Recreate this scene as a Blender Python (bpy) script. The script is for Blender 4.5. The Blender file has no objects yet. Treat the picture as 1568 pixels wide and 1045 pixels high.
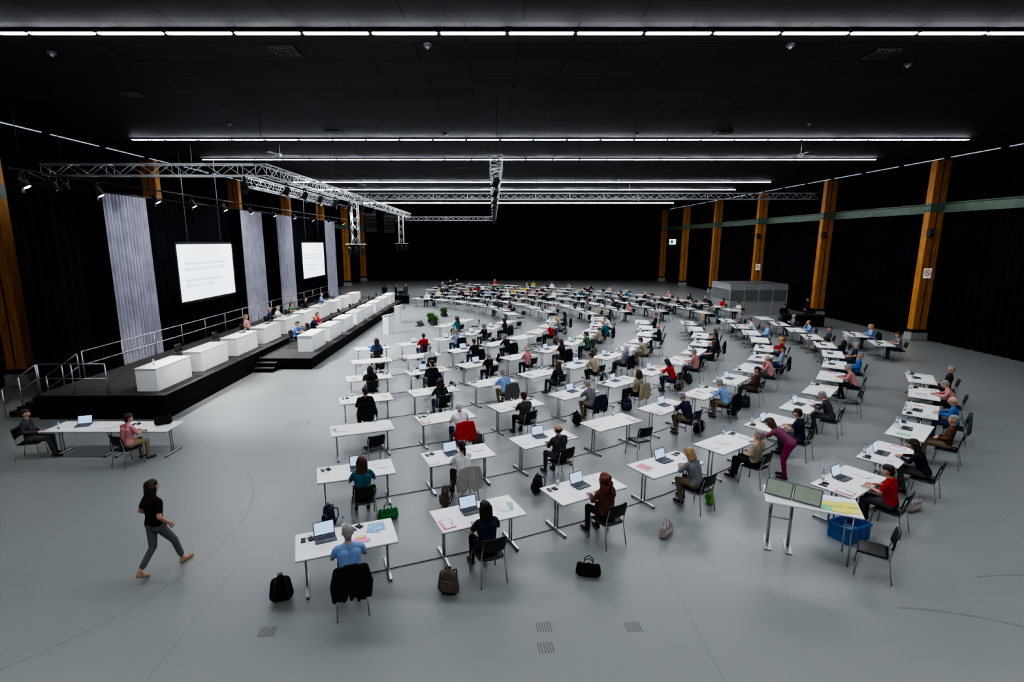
import bpy, bmesh, math, random
import numpy as np
from mathutils import Vector, Matrix
random.seed(7)
V=Vector
scene=bpy.context.scene
COL=scene.collection
# ------------------------------------------------------------------ materials
def newmat(name):
    m=bpy.data.materials.new(name); m.use_nodes=True
    return m, m.node_tree, m.node_tree.nodes['Principled BSDF']
def mat(name,col,rough=.6,metal=0.,var=.0,scale=8,bump=0.,bscale=60,emit=None,es=0.,spec=.5,alpha=1,trans=0):
    m,nt,b=newmat(name)
    b.inputs['Base Color'].default_value=(*col,1)
    b.inputs['Roughness'].default_value=rough
    b.inputs['Metallic'].default_value=metal
    b.inputs['Specular IOR Level'].default_value=spec
    b.inputs['Transmission Weight'].default_value=trans
    tc=nt.nodes.new('ShaderNodeTexCoord')
    if var>0:
        n=nt.nodes.new('ShaderNodeTexNoise'); n.inputs['Scale'].default_value=scale; n.inputs['Detail'].default_value=5
        nt.links.new(tc.outputs['Object'],n.inputs['Vector'])
        r=nt.nodes.new('ShaderNodeValToRGB')
        r.color_ramp.elements[0].position=.3; r.color_ramp.elements[1].position=.7
        r.color_ramp.elements[0].color=(*[c*(1-var) for c in col],1)
        r.color_ramp.elements[1].color=(*[min(1,c*(1+var)) for c in col],1)
        nt.links.new(n.outputs['Fac'],r.inputs['Fac']); nt.links.new(r.outputs['Color'],b.inputs['Base Color'])
    if bump>0:
        n2=nt.nodes.new('ShaderNodeTexNoise'); n2.inputs['Scale'].default_value=bscale
        nt.links.new(tc.outputs['Object'],n2.inputs['Vector'])
        bp=nt.nodes.new('ShaderNodeBump'); bp.inputs['Strength'].default_value=bump; bp.inputs['Distance'].default_value=.02
        nt.links.new(n2.outputs['Fac'],bp.inputs['Height']); nt.links.new(bp.outputs['Normal'],b.inputs['Normal'])
    if emit:
        b.inputs['Emission Color'].default_value=(*emit,1); b.inputs['Emission Strength'].default_value=es
    return m
def attrmat(name,attr,rough=.8,bump=.25,bscale=25,spec=.3):
    m,nt,b=newmat(name)
    a=nt.nodes.new('ShaderNodeAttribute'); a.attribute_type='OBJECT'; a.attribute_name=attr
    nt.links.new(a.outputs['Color'],b.inputs['Base Color'])
    b.inputs['Roughness'].default_value=rough; b.inputs['Specular IOR Level'].default_value=spec
    tc=nt.nodes.new('ShaderNodeTexCoord')
    n2=nt.nodes.new('ShaderNodeTexNoise'); n2.inputs['Scale'].default_value=bscale
    nt.links.new(tc.outputs['Object'],n2.inputs['Vector'])
    bp=nt.nodes.new('ShaderNodeBump'); bp.inputs['Strength'].default_value=bump; bp.inputs['Distance'].default_value=.02
    nt.links.new(n2.outputs['Fac'],bp.inputs['Height']); nt.links.new(bp.outputs['Normal'],b.inputs['Normal'])
    return m
M={}
M['white']=mat('white_laminate',(.82,.83,.82),.35,var=.03,scale=3)
M['edge']=mat('table_edge',(.12,.12,.13),.5)
M['chrome']=mat('chrome_tube',(.55,.56,.58),.28,1,var=.05)
M['blackplastic']=mat('black_plastic',(.012,.012,.013),.42,var=.2,scale=30)
M['black']=mat('black_fabric',(.008,.008,.010),.9,var=.3,scale=20,bump=.2,spec=.15)
M['dark']=mat('dark_metal',(.02,.02,.022),.45,.3,var=.1)
M['alu']=mat('truss_aluminium',(.74,.75,.77),.42,.75,var=.05)
M['curtain']=mat('black_curtain',(.008,.008,.011),.95,var=.35,scale=.7,bump=.1,spec=.10)
M['whitecurt']=mat('white_curtain',(.38,.38,.44),.9,var=.15,scale=1.5,spec=.1)
M['stagefloor']=mat('stage_carpet',(.060,.055,.055),.9,var=.2,scale=4,bump=.3,spec=.2)
M['skirt']=mat('stage_skirt',(.006,.006,.008),.85,var=.3,spec=.15)
M['beam']=mat('steel_beam_green',(.13,.185,.135),.5,.1,var=.15,scale=2)
M['concrete']=mat('concrete',(.33,.33,.31),.85,var=.2,scale=6,bump=.3)
M['rail']=mat('rail_metal',(.42,.43,.45),.35,.8,var=.05)
M['paper']=mat('paper_white',(.82,.83,.84),.7,var=.02)
M['skin']=mat('skin',(.56,.31,.215),.55,var=.08,scale=12)
M['shoe']=mat('shoe_leather',(.03,.022,.018),.45,var=.3)
M['shoetan']=mat('shoe_tan',(.45,.27,.16),.5,var=.2)
M['eyew']=mat('eye_dark',(.03,.02,.015),.2)
M['lip']=mat('lips',(.40,.14,.12),.5)
M['grey']=mat('grey_plastic',(.10,.10,.11),.5,var=.1)
M['boothpanel']=mat('booth_panel_grey',(.30,.31,.31),.5,var=.08)
M['leaf']=mat('leaf_green',(.05,.15,.025),.55,var=.5,scale=9)
M['bluebox']=mat('blue_crate_plastic',(.015,.12,.36),.4,var=.1)
M['led']=mat('led_tube',(.9,.9,1),.4,emit=(.90,.93,1.0),es=78)
M['ledside']=mat('led_tube_wall',(.9,.9,1),.4,emit=(.60,.80,1.0),es=.4)
M['lamp']=mat('spot_lens',(.9,.9,.9),.3,emit=(1,.9,.75),es=10)
M['screen']=mat('projection_screen',(.9,.9,.9),.8,emit=(.80,.92,1),es=.8)
M['lap']=mat('laptop_display',(.1,.1,.1),.3,emit=(.50,.70,1),es=.65,var=0)
M['txt']=mat('screen_text',(.16,.24,.32),.8,emit=(.35,.45,.52),es=.18)
M['grate']=mat('floor_grate',(.14,.14,.135),.6,.1,var=.15,scale=40)
M['mark']=mat('floor_mark',(.15,.155,.15),.5,var=.2)
M['scuff']=mat('floor_scuff',(.195,.205,.198),.4,var=.1)
M['glass']=mat('booth_glass',(.16,.17,.17),.08,0,spec=.8)
M['sign']=mat('sign_white',(.8,.8,.8),.5,emit=(.9,.95,1),es=.15)
M['exit']=mat('exit_sign_panel',(.8,.85,.8),.5,emit=(.75,1,.9),es=.8)
M['red']=mat('sign_red',(.6,.02,.02),.5)
M['yellow']=mat('yellow_paper',(.78,.76,.14),.7,var=.05)
M['greenp']=mat('green_paper',(.25,.66,.34),.7,var=.05)
M['pink']=mat('pink_paper',(.85,.30,.50),.7,var=.05)
M['bluep']=mat('blue_magazine',(.25,.45,.70),.4,var=.4,scale=14)
M['pet']=mat('bottle_pet',(.35,.5,.55),.15,spec=.7)
M['planter']=mat('planter_dark',(.02,.02,.02),.6)
M['shirt']=attrmat('shirt_cloth','shirt_col')
M['pants']=attrmat('trouser_cloth','pants_col')
M['hair']=attrmat('hair','hair_col',rough=.5,bump=.6,bscale=60,spec=.5)
M['anycloth']=attrmat('coloured_cloth','cloth_col',bump=.4,bscale=14)
M['anypaper']=attrmat('coloured_paper','cloth_col',bump=0.02)
M['sagescreen']=mat('grey_green_panel',(.34,.40,.30),.35,var=.1)
def wood():
    m,nt,b=newmat('glulam_wood')
    tc=nt.nodes.new('ShaderNodeTexCoord'); mp=nt.nodes.new('ShaderNodeMapping'); mp.inputs['Scale'].default_value=(9,9,.5)
    n=nt.nodes.new('ShaderNodeTexNoise'); n.inputs['Scale'].default_value=3; n.inputs['Detail'].default_value=6
    r=nt.nodes.new('ShaderNodeValToRGB'); r.color_ramp.elements[0].color=(.32,.115,.016,1); r.color_ramp.elements[1].color=(.68,.30,.048,1)
    r.color_ramp.elements[0].position=.3; r.color_ramp.elements[1].position=.72
    nt.links.new(tc.outputs['Object'],mp.inputs['Vector']); nt.links.new(mp.outputs['Vector'],n.inputs['Vector'])
    nt.links.new(n.outputs['Fac'],r.inputs['Fac']); nt.links.new(r.outputs['Color'],b.inputs['Base Color']); b.inputs['Roughness'].default_value=.55
    return m
M['wood']=wood()
def floormat():
    m,nt,b=newmat('sealed_screed_floor')
    L=nt.links
    tc=nt.nodes.new('ShaderNodeTexCoord')
    n=nt.nodes.new('ShaderNodeTexNoise'); n.inputs['Scale'].default_value=.16; n.inputs['Detail'].default_value=3; n.inputs['Roughness'].default_value=.45
    L.new(tc.outputs['Object'],n.inputs['Vector'])
    r=nt.nodes.new('ShaderNodeValToRGB'); e=r.color_ramp.elements
    e[0].position=.2; e[0].color=(.236,.250,.241,1); e[1].position=.8; e[1].color=(.268,.284,.273,1)
    L.new(n.outputs['Fac'],r.inputs['Fac'])
    br=nt.nodes.new('ShaderNodeTexBrick'); br.inputs['Scale'].default_value=1; br.inputs['Brick Width'].default_value=7.5; br.inputs['Row Height'].default_value=7.5; br.offset=0
    br.inputs['Mortar Size'].default_value=.008; br.inputs['Color1'].default_value=(1,1,1,1); br.inputs['Color2'].default_value=(.985,.985,.985,1); br.inputs['Mortar'].default_value=(.78,.78,.78,1)
    L.new(tc.outputs['Object'],br.inputs['Vector'])
    mx=nt.nodes.new('ShaderNodeMixRGB'); mx.blend_type='MULTIPLY'; mx.inputs['Fac'].default_value=1
    L.new(r.outputs['Color'],mx.inputs['Color1']); L.new(br.outputs['Color'],mx.inputs['Color2']); L.new(mx.outputs['Color'],b.inputs['Base Color'])
    b.inputs['Roughness'].default_value=.32
    return m
M['floor']=floormat()
def ceilmat():
    m,nt,b=newmat('acoustic_ceiling_panels'); L=nt.links
    tc=nt.nodes.new('ShaderNodeTexCoord'); br=nt.nodes.new('ShaderNodeTexBrick')
    br.inputs['Scale'].default_value=1; br.inputs['Brick Width'].default_value=2.4; br.inputs['Row Height'].default_value=1.2
    br.inputs['Mortar Size'].default_value=.022; br.inputs['Color1'].default_value=(.020,.020,.025,1); br.inputs['Color2'].default_value=(.030,.030,.036,1)
    br.inputs['Mortar'].default_value=(.002,.002,.002,1)
    L.new(tc.outputs['Object'],br.inputs['Vector']); L.new(br.outputs['Color'],b.inputs['Base Color'])
    b.inputs['Roughness'].default_value=.7
    b.inputs['Specular IOR Level'].default_value=.2
    return m
M['ceil']=ceilmat()
# ------------------------------------------------------------------ mesh builder
class MB:
    def __init__(s): s.v=[];s.f=[];s.m=[];s.s=[];s.mats=[]
    def mi(s,mt):
        if mt not in s.mats: s.mats.append(mt)
        return s.mats.index(mt)
    def add(s,vs,fs,mt,smooth=False):
        o=len(s.v); k=s.mi(mt); s.v+= [tuple(x) for x in vs]
        for f in fs: s.f.append([i+o for i in f]); s.m.append(k); s.s.append(smooth)
    def box(s,c,d,mt,R=None,ch=0.):
        hx,hy,hz=d[0]/2,d[1]/2,d[2]/2; c=V(c)
        if ch<=0:
            vs=[V((x*hx,y*hy,z*hz)) for z in(-1,1) for y in(-1,1) for x in(-1,1)]
            fs=[(0,2,3,1),(4,5,7,6),(0,1,5,4),(2,6,7,3),(0,4,6,2),(1,3,7,5)]
        else:
            bm=bmesh.new(); bmesh.ops.create_cube(bm,size=1); bmesh.ops.scale(bm,vec=d,verts=bm.verts)
            bmesh.ops.bevel(bm,geom=bm.edges[:],offset=ch,segments=2,affect='EDGES'); bm.verts.index_update()
            vs=[v.co.copy() for v in bm.verts]; fs=[[v.index for v in f.verts] for f in bm.faces]; bm.free()
        if R: vs=[R@v for v in vs]
        s.add([v+c for v in vs],fs,mt)
    def tube(s,pts,r,mt,n=8,closed=False):
        pts=[V(p) for p in pts]; N=len(pts)
        rs=r if isinstance(r,(list,tuple)) else [r]*N
        vs=[];fs=[]; prev=None
        for i,p in enumerate(pts):
            if closed: t=pts[(i+1)%N]-pts[i-1]
            else: t=pts[min(i+1,N-1)]-pts[max(i-1,0)]
            t.normalize()
            if prev is None:
                a=V((0,0,1)) if abs(t.z)<.9 else V((1,0,0)); u=t.cross(a).normalized()
            else: u=(prev-t*prev.dot(t)).normalized()
            prev=u; w=t.cross(u)
            for k in range(n):
                a=2*math.pi*k/n; vs.append(p+(u*math.cos(a)+w*math.sin(a))*rs[i])
        for i in range(N if closed else N-1):
            j=(i+1)%N
            for k in range(n):
                k2=(k+1)%n; fs.append((i*n+k,i*n+k2,j*n+k2,j*n+k))
        if not closed:
            fs.append(tuple(range(n-1,-1,-1))); fs.append(tuple((N-1)*n+k for k in range(n)))
        s.add(vs,fs,mt,True)
    def ell(s,c,r,mt,seg=12,rings=8,R=None):
        c=V(c); r=(r,r,r) if not isinstance(r,(tuple,list)) else r
        vs=[V((0,0,r[2]))]
        for i in range(1,rings):
            a=math.pi*i/rings
            for k in range(seg):
                b=2*math.pi*k/seg; vs.append(V((r[0]*math.sin(a)*math.cos(b),r[1]*math.sin(a)*math.sin(b),r[2]*math.cos(a))))
        vs.append(V((0,0,-r[2]))); fs=[]
        for k in range(seg): fs.append((0,1+k,1+(k+1)%seg))
        for i in range(rings-2):
            for k in range(seg):
                a=1+i*seg+k;b=1+i*seg+(k+1)%seg; fs.append((a,a+seg,b+seg,b))
        o=1+(rings-2)*seg
        for k in range(seg): fs.append((o+k,len(vs)-1,o+(k+1)%seg))
        if R: vs=[R@v for v in vs]
        s.add([v+c for v in vs],fs,mt,True)
    def build(s,name):
        me=bpy.data.meshes.new(name); me.from_pydata(s.v,[],s.f)
        for m in s.mats: me.materials.append(m)
        me.polygons.foreach_set('material_index',s.m); me.polygons.foreach_set('use_smooth',s.s); me.update()
        return me
def put(name,me,loc=(0,0,0),rz=0,parent=None,rot=None,**kw):
    o=bpy.data.objects.new(name,me); COL.objects.link(o); o.location=loc
    o.rotation_euler=rot if rot else (0,0,rz)
    for k,v in kw.items(): o[k]=[float(x) for x in v]
    if parent: o.parent=parent
    return o
def Rz(a): return Matrix.Rotation(a,3,'Z')
def Rx(a): return Matrix.Rotation(a,3,'X')
def Ry(a): return Matrix.Rotation(a,3,'Y')
def blob(cones,voxel,mats,post=None,smooth=3):
    """cones:(p0,r0,p1,r1,label) merged into one continuous voxel surface"""
    b=MB(); d=M['skin']
    for p0,r0,p1,r1,l in cones:
        p0=V(p0);p1=V(p1); b.ell(p0,r0,d,12,8)
        if (p1-p0).length>1e-4:
            b.ell(p1,r1,d,12,8); b.tube([p0,p1],[r0,r1],d,12)
    me=b.build('tmp'); o=bpy.data.objects.new('tmp',me); COL.objects.link(o)
    md=o.modifiers.new('r','REMESH'); md.mode='VOXEL'; md.voxel_size=voxel
    if smooth: sm=o.modifiers.new('s','SMOOTH'); sm.factor=.5; sm.iterations=smooth
    dg=bpy.context.evaluated_depsgraph_get(); dg.update()
    ev=bpy.data.meshes.new_from_object(o.evaluated_get(dg))
    bpy.data.objects.remove(o); bpy.data.meshes.remove(me)
    n=len(ev.polygons); c=np.zeros(n*3); ev.polygons.foreach_get('center',c); c=c.reshape(-1,3)
    best=np.full(n,1e9); lab=np.zeros(n,dtype=np.int32)
    for p0,r0,p1,r1,l in cones:
        a=np.array(p0);ab=np.array(p1)-a; L2=max((ab@ab),1e-9); t=np.clip((c-a)@ab/L2,0,1)
        dd=np.linalg.norm(c-a-t[:,None]*ab,axis=1)-(r0+t*(r1-r0))
        k=dd<best; best[k]=dd[k]; lab[k]=l
    out=MB(); out.mats=list(mats)
    vs=[v.co[:] for v in ev.vertices]
    out.v=vs; out.f=[list(p.vertices) for p in ev.polygons]; out.m=[int(x) for x in lab]; out.s=[True]*n
    bpy.data.meshes.remove(ev)
    if post: post(out)
    return out
# ------------------------------------------------------------------ people
def person(name,pel,lean,arms,legs,hair='short',sleeve='long',w=1.,hyaw=0,hpitch=0,shoes=None,shin='pants',side=0,voxel=.0115,twist=0):
    SH,PA,SK,HA,SO=0,1,2,3,4
    mats=[M['shirt'],M['pants'],M['skin'],M['hair'],shoes or M['shoe'],M['eyew'],M['lip']]
    P=V(pel); RT=Ry(side)@Rx(-lean)@Rz(twist)
    u=RT@V((0,0,1)); f=RT@V((0,1,0)); s=RT@V((1,0,0))
    C=[]
    def c(a,ra,b,rb,l): C.append((tuple(a),ra,tuple(b),rb,l))
    for k in(-1,1):
        c(P+V((k*.075*w,0,0)),.112,P+u*.12+s*k*.055*w,.098,SH)
        c(P+V((k*.075*w,0,-.02)),.114,P+V((k*.085*w,.03,-.02)),.112,PA)
        c(P+u*.10+s*k*.055*w,.095,P+u*.34+s*k*.085*w,.104,SH)
        c(P+u*.42+s*k*.10*w,.062,P+u*.485,.052,SH)
    c(P+u*.06+f*.03,.10,P+u*.20+f*.03,.100,SH)
    c(P+u*.425-s*.145*w,.060,P+u*.425+s*.145*w,.060,SH)
    nb=P+u*.47
    RH=Rz(twist+hyaw)@Rx(-(lean*.35+hpitch))
    hu=RH@V((0,0,1)); hf=RH@V((0,1,0)); hs=RH@V((1,0,0))
    H=P+u*.53+hu*.12+f*.012
    c(nb,.054,H-hu*.05-hf*.01,.052,SK)
    c(H-hf*.02+hu*.02,.088,H+hf*.015+hu*.005,.084,SK)
    c(H+hf*.03-hu*.02,.070,H+hf*.048-hu*.082,.038,SK)
    c(H+hf*.093+hu*.0,.010,H+hf*.113-hu*.028,.014,SK)
    for k in(-1,1): c(H+hs*k*.086-hu*.005,.014,H+hs*k*.09-hu*.03,.012,SK)
    if hair!='bald':
        c(H-hf*.03+hu*.036,.091,H+hf*.012+hu*.05,.083,HA)
        c(H-hf*.05-hu*.02,.070,H-hf*.045-hu*.05,.058,HA)
    else:
        for k in(-1,1): c(H-hf*.05+hs*k*.05-hu*.02,.05,H-hf*.06-hu*.03,.055,HA)
    if hair in('long','bob'):
        e=.10 if hair=='bob' else .27
        for k in(-1,0,1):
            c(H+hs*k*.055-hf*.04,.062,P+u*(.53)+hs*k*.075-hf*.055-V((0,0,e-.08)),.040,HA)
        for k in(-1,1): c(H+hs*k*.075+hu*.0,.036,H+hs*k*.085-hf*.01-hu*.12,.03,HA)
    if hair=='curly':
        rr=random.Random(3)
        for q in range(40):
            a=rr.uniform(0,6.28); z=rr.uniform(-.22,.05); wd=.10 if z<0 else .08
            px=H+hs*math.cos(a)*wd+hf*(math.sin(a)*.08-.045)+hu*z
            if (px-H).dot(hf)<.02: c(px,.040,px-hu*.03,.034,HA)
    if hair=='tail':
        c(H-hf*.10+hu*.02,.03,H-hf*.14-hu*.05,.034,HA); c(H-hf*.14-hu*.05,.034,H-hf*.12-hu*.2,.018,HA)
    hands=[]
    for k,(E,W,hd,hn) in zip((-1,1),arms):
        S=P+u*.415+s*k*.172*w; E=V(E);W=V(W)
        if sleeve=='long':
            c(S,.056,E,.046,SH); c(E,.044,W-(W-E).normalized()*.02,.034,SH)
            c(W-(W-E).normalized()*.03,.026,W,.025,SK)
        else:
            mid=S.lerp(E,.62); c(S,.057,mid,.053,SH); c(mid,.043,E,.038,SK); c(E,.038,W,.025,SK)
        hd=V(hd).normalized(); hn=V(hn); hn=(hn-hd*hn.dot(hd)).normalized(); sd=hd.cross(hn)
        for q in(-1.5,-.5,.5,1.5): c(W+sd*q*.010,.016,W+hd*.080+sd*q*.019,.0125,SK)
        hands.append((W,hd,hn,sd,k))
    for k,(hp,kn,an,toe) in zip((-1,1),legs):
        hp=V(hp);kn=V(kn);an=V(an);toe=V(toe)
        c(hp,.094*(.94+.06*w),kn,.062,PA)
        if shin=='pants': c(kn,.061,an,.046,PA)
        elif shin=='crop':
            m1=kn.lerp(an,.78); c(kn,.060,m1,.050,PA); c(m1,.034,an,.030,SK)
        else:
            c(kn,.052,kn.lerp(an,.4),.052,SK); c(kn.lerp(an,.4),.052,an,.032,SK)
        dd=(toe-an); hl=an-V((dd.x,dd.y,0)).normalized()*.03; hl.z=max(.040,an.z-.05)
        c(hl,.038,toe,.030,SO); c(an,.036,hl.lerp(toe,.4),.036,SO)
    def post(o):
        for W,hd,hn,sd,k in hands:
            for q,L in zip((-1.5,-.5,.5,1.5),(.062,.074,.068,.054)):
                p=W+hd*.076+sd*q*.0195; pts=[p]; ang=.0
                for seg,fr in enumerate((.45,.32,.23)):
                    ang+=.28+.1*seg
                    dv=(hd*math.cos(ang)-hn*math.sin(ang)+sd*q*.04)
                    p=p+dv*L*fr*1.15; pts.append(p)
                o.tube(pts,[.0095,.009,.008,.006],M['skin'],6)
            ts=-k
            p0=W+hd*.022+sd*ts*.02; p1=p0+(hd*.6+sd*ts*.75-hn*.2).normalized()*.04; p2=p1+(hd*.9+sd*ts*.3-hn*.3).normalized()*.032
            o.tube([p0,p1,p2],[.012,.0105,.007],M['skin'],6)
        for k in(-1,1): o.ell(H+hf*.091+hs*k*.031+hu*.004,(.012,.007,.007),M['eyew'],8,6,R=RH)
        o.ell(H+hf*.086-hu*.062,(.022,.008,.006),M['lip'],8,6,R=RH)
    return blob(C,voxel,mats,post).build(name)
def seat_legs(v=0):
    out=[]
    for k in(-1,1):
        fy={0:(.42,.42),1:(.30,.46),2:(.46,.52)}[v][0 if k<0 else 1]
        out.append(((k*.085,.02,.552),(k*.12,.43,.515),(k*.125,fy,.095),(k*.14,fy+.17,.034)))
    return out
down=(0,0,1)
def mk_seated(tag,pose,**kw):
    if pose=='type':
        arms=[((-.25,.13,.81),(-.11,.36,.80),(.25,1,-.05),down),((.25,.13,.81),(.11,.36,.80),(-.25,1,-.05),down)]
        return person(tag,(0,0,.565),.16,arms,seat_legs(0),hpitch=.15,**kw)
    if pose=='write':
        arms=[((-.27,.26,.805),(-.05,.44,.795),(.7,.6,-.02),down),((.27,.24,.805),(.12,.46,.795),(-.4,1,-.05),down)]
        return person(tag,(0,0,.565),.42,arms,seat_legs(1),hpitch=.30,**kw)
    if pose=='back':
        arms=[((-.26,-.02,.77),(-.09,.20,.68),(.9,.5,-.1),(0,.2,1)),((.26,-.02,.77),(.09,.22,.69),(-.9,.5,-.1),(0,.2,1))]
        return person(tag,(0,.02,.565),-.12,arms,seat_legs(2),hpitch=.05,**kw)
    if pose=='chin':
        arms=[((-.24,.18,.805),(-.04,.38,.795),(.9,.5,0),down),((.18,.32,.805),(.07,.27,1.04),(-.2,-.1,1),(0,1,.2))]
        return person(tag,(0,0,.565),.26,arms,seat_legs(0),hpitch=.10,**kw)
    if pose=='cross':
        arms=[((-.25,.08,.80),(.07,.24,.86),(1,.1,.1),(0,1,0)),((.25,.08,.80),(-.07,.27,.83),(-1,.1,.1),(0,1,0))]
        return person(tag,(0,.01,.565),-.05,arms,seat_legs(1),hpitch=.0,**kw)
SEAT={}
specs=[('m_type','type','short','short',1.05,0),('m_write','write','short','long',1.05,0),('m_back','back','short','long',1.08,.35),
 ('m_chin','chin','bald','long',1.05,-.2),('m_cross','cross','short','long',1.08,-.3),('m_type2','type','bald','long',1.1,.2),
 ('w_type','type','long','short',.93,0),('w_write','write','bob','long',.92,.1),('w_back','back','bob','short',.92,-.3),
 ('w_curly','type','curly','long',.93,-.15),('w_chin','chin','tail','short',.92,.2),('w_long','back','long','long',.92,.2)]
for t,p,h,sl,w,y in specs:
    SEAT[t]=mk_seated('seated_'+t,p,hair=h,sleeve=sl,w=w,hyaw=y)
HAIR=dict(black=(.008,.006,.006),dbrown=(.03,.016,.009),brown=(.08,.038,.017),auburn=(.15,.035,.012),grey=(.28,.27,.26),white=(.60,.59,.57),blond=(.42,.27,.12))
SHC=dict(navy=(.014,.020,.055),black=(.010,.010,.012),white=(.70,.71,.74),lblue=(.23,.36,.62),blue=(.04,.13,.38),grey=(.18,.19,.21),dgrey=(.05,.052,.06),
 pink=(.60,.26,.26),red=(.48,.012,.018),beige=(.42,.35,.25),brown=(.12,.05,.028),green=(.04,.15,.06),yellow=(.60,.46,.06),teal=(.03,.13,.18),dgreen=(.02,.05,.03),check=(.28,.33,.43))
PAC=[(.015,.018,.03),(.02,.02,.022),(.03,.055,.12),(.24,.19,.12),(.08,.08,.09)]
# ------------------------------------------------------------------ furniture meshes
def table_mesh():
    b=MB()
    b.box((0,0,.7385),(1.6,.8,.023),M['white'],ch=.005); b.box((0,0,.7225),(1.585,.785,.008),M['edge'])
    for k in(-1,1):
        x=k*.66
        b.tube([(x,-.045,.05),(x,-.045,.70)],.017,M['chrome'],8); b.tube([(x,.045,.05),(x,.045,.70)],.017,M['chrome'],8)
        b.box((x,0,.035),(.05,.66,.03),M['chrome'],ch=.008)
        b.box((x,0,.702),(.045,.60,.03),M['dark'])
        for y in(-.31,.31): b.tube([(x,y,0),(x,y,.025)],.024,M['blackplastic'],10)
    b.box((0,.1,.695),(1.30,.04,.035),M['chrome'])
    return b.build('conference_table')
TABLE=table_mesh()
def chair_mesh():
    b=MB()
    def sheet(fn,nu,nv,th,mt):
        vs=[];fs=[]
        P=[[V(fn(i/nu,j/nv)) for j in range(nv+1)] for i in range(nu+1)]
        for sgn in(0,1):
            for i in range(nu+1):
                for j in range(nv+1):
                    a=P[min(i+1,nu)][j]-P[max(i-1,0)][j]; c=P[i][min(j+1,nv)]-P[i][max(j-1,0)]
                    n=a.cross(c).normalized(); vs.append(P[i][j]-n*th*sgn)
        K=(nu+1)*(nv+1); ix=lambda i,j,s:s*K+i*(nv+1)+j
        for i in range(nu):
            for j in range(nv):
                fs.append((ix(i,j,0),ix(i+1,j,0),ix(i+1,j+1,0),ix(i,j+1,0)))
                fs.append((ix(i,j,1),ix(i,j+1,1),ix(i+1,j+1,1),ix(i+1,j,1)))
        for i in range(nu):
            fs.append((ix(i,0,0),ix(i,0,1),ix(i+1,0,1),ix(i+1,0,0))); fs.append((ix(i,nv,0),ix(i+1,nv,0),ix(i+1,nv,1),ix(i,nv,1)))
        for j in range(nv):
            fs.append((ix(0,j,0),ix(0,j+1,0),ix(0,j+1,1),ix(0,j,1))); fs.append((ix(nu,j,0),ix(nu,j,1),ix(nu,j+1,1),ix(nu,j+1,0)))
        b.add(vs,fs,mt,True)
    def seat(a,c):
        x=(a-.5)*2; hw=.225*(1-.10*(2*c-1)**4); y=-.20+.43*c
        return (x*hw,y,.440+.012*x*x-.03*max(0,c-.85)/.15*.6+ .008*(1-c))
    sheet(seat,8,8,.022,M['blackplastic'])
    def back(a,c):
        x=(a-.5)*2; hw=.225*(1-.12*abs(2*c-1)**3); 
        return (x*hw,-.245-.06*c+.035*x*x,.60+.27*c)
    sheet(back,8,6,-.022,M['blackplastic'])
    for k in(-1,1):
        b.tube([(k*.20,.17,.425),(k*.215,.20,.40),(k*.235,.235,.0)],.011,M['chrome'],8)
        b.tube([(k*.235,-.29,0),(k*.21,-.22,.40),(k*.205,-.235,.56),(k*.195,-.285,.80)],.011,M['chrome'],8)
        b.tube([(k*.20,.18,.42),(k*.205,-.22,.42)],.011,M['chrome'],8)
    b.tube([(-.2,.15,.415),(.2,.15,.415)],.009,M['chrome'],6); b.tube([(-.2,-.2,.415),(.2,-.2,.415)],.009,M['chrome'],6)
    return b.build('conference_chair')
CHAIR=chair_mesh()
def jacket_mesh(seed=0):
    r=random.Random(seed); C=[]
    for i in range(10):
        x=-.215+.43*i/9; dx=r.uniform(-.02,.02)
        C.append(((x*.9,-.31,.885),.030,(x*1.05+dx,-.345+r.uniform(-.02,.015),.40+r.uniform(-.04,.04)),.028,0))
        C.append(((x*.9,-.31,.885),.030,(x*.9,-.255,.70),.020,0))
    for k in(-1,1):
        C.append(((k*.21,-.31,.86),.045,(k*.27,-.33,.62),.042,0)); C.append(((k*.27,-.33,.62),.042,(k*.255,-.31,.36+r.uniform(0,.06)),.036,0))
    C.append(((-.08,-.31,.90),.03,(.08,-.31,.90),.03,0))
    return blob(C,.014,[M['anycloth']],smooth=2).build('draped_jacket')
JACK=[jacket_mesh(1),jacket_mesh(2)]
def bag_mesh():
    C=[((-.10,0,.11),.085,(-.08,0,.34),.07,0),((.10,0,.11),.085,(.08,0,.34),.07,0),((0,0,.11),.09,(0,0,.38),.07,0),
       ((-.07,.08,.12),.05,(.07,.08,.12),.05,0),((-.07,.08,.12),.05,(-.06,.08,.2),.045,0),((.07,.08,.12),.05,(.06,.08,.2),.045,0),
       ((-.1,0,.055),.05,(.1,0,.055),.05,0)]
    def post(o):
        for k in(-1,1): o.tube([(k*.07,-.05,.40),(k*.09,-.14,.36),(k*.10,-.15,.22),(k*.09,-.09,.08)],.012,M['blackplastic'],6)
        o.tube([(-.03,0,.44),(-.03,0,.48),(.03,0,.48),(.03,0,.44)],.009,M['blackplastic'],6)
        o.tube([(-.11,.09,.26),(0,.10,.275),(.11,.09,.26)],.005,M['rail'],5)
    return blob(C,.015,[M['anycloth']],post,2).build('backpack')
BAG=bag_mesh()
def tote_mesh():
    C=[((-.14,0,.08),.075,(-.15,0,.20),.05,0),((.14,0,.08),.075,(.15,0,.20),.05,0),((-.14,0,.08),.078,(.14,0,.08),.078,0),((-.14,0,.19),.045,(.14,0,.19),.045,0),((0,.02,.1),.09,(0,0,.2),.05,0)]
    def post(o):
        for y in(-.03,.03): o.tube([(-.08,y,.2),(-.07,y,.31),(0,y*1.5,.36),(.07,y,.31),(.08,y,.2)],.008,M['anycloth'],6)
    return blob(C,.015,[M['anycloth']],post,2).build('tote_bag')
TOTE=tote_mesh()
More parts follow.
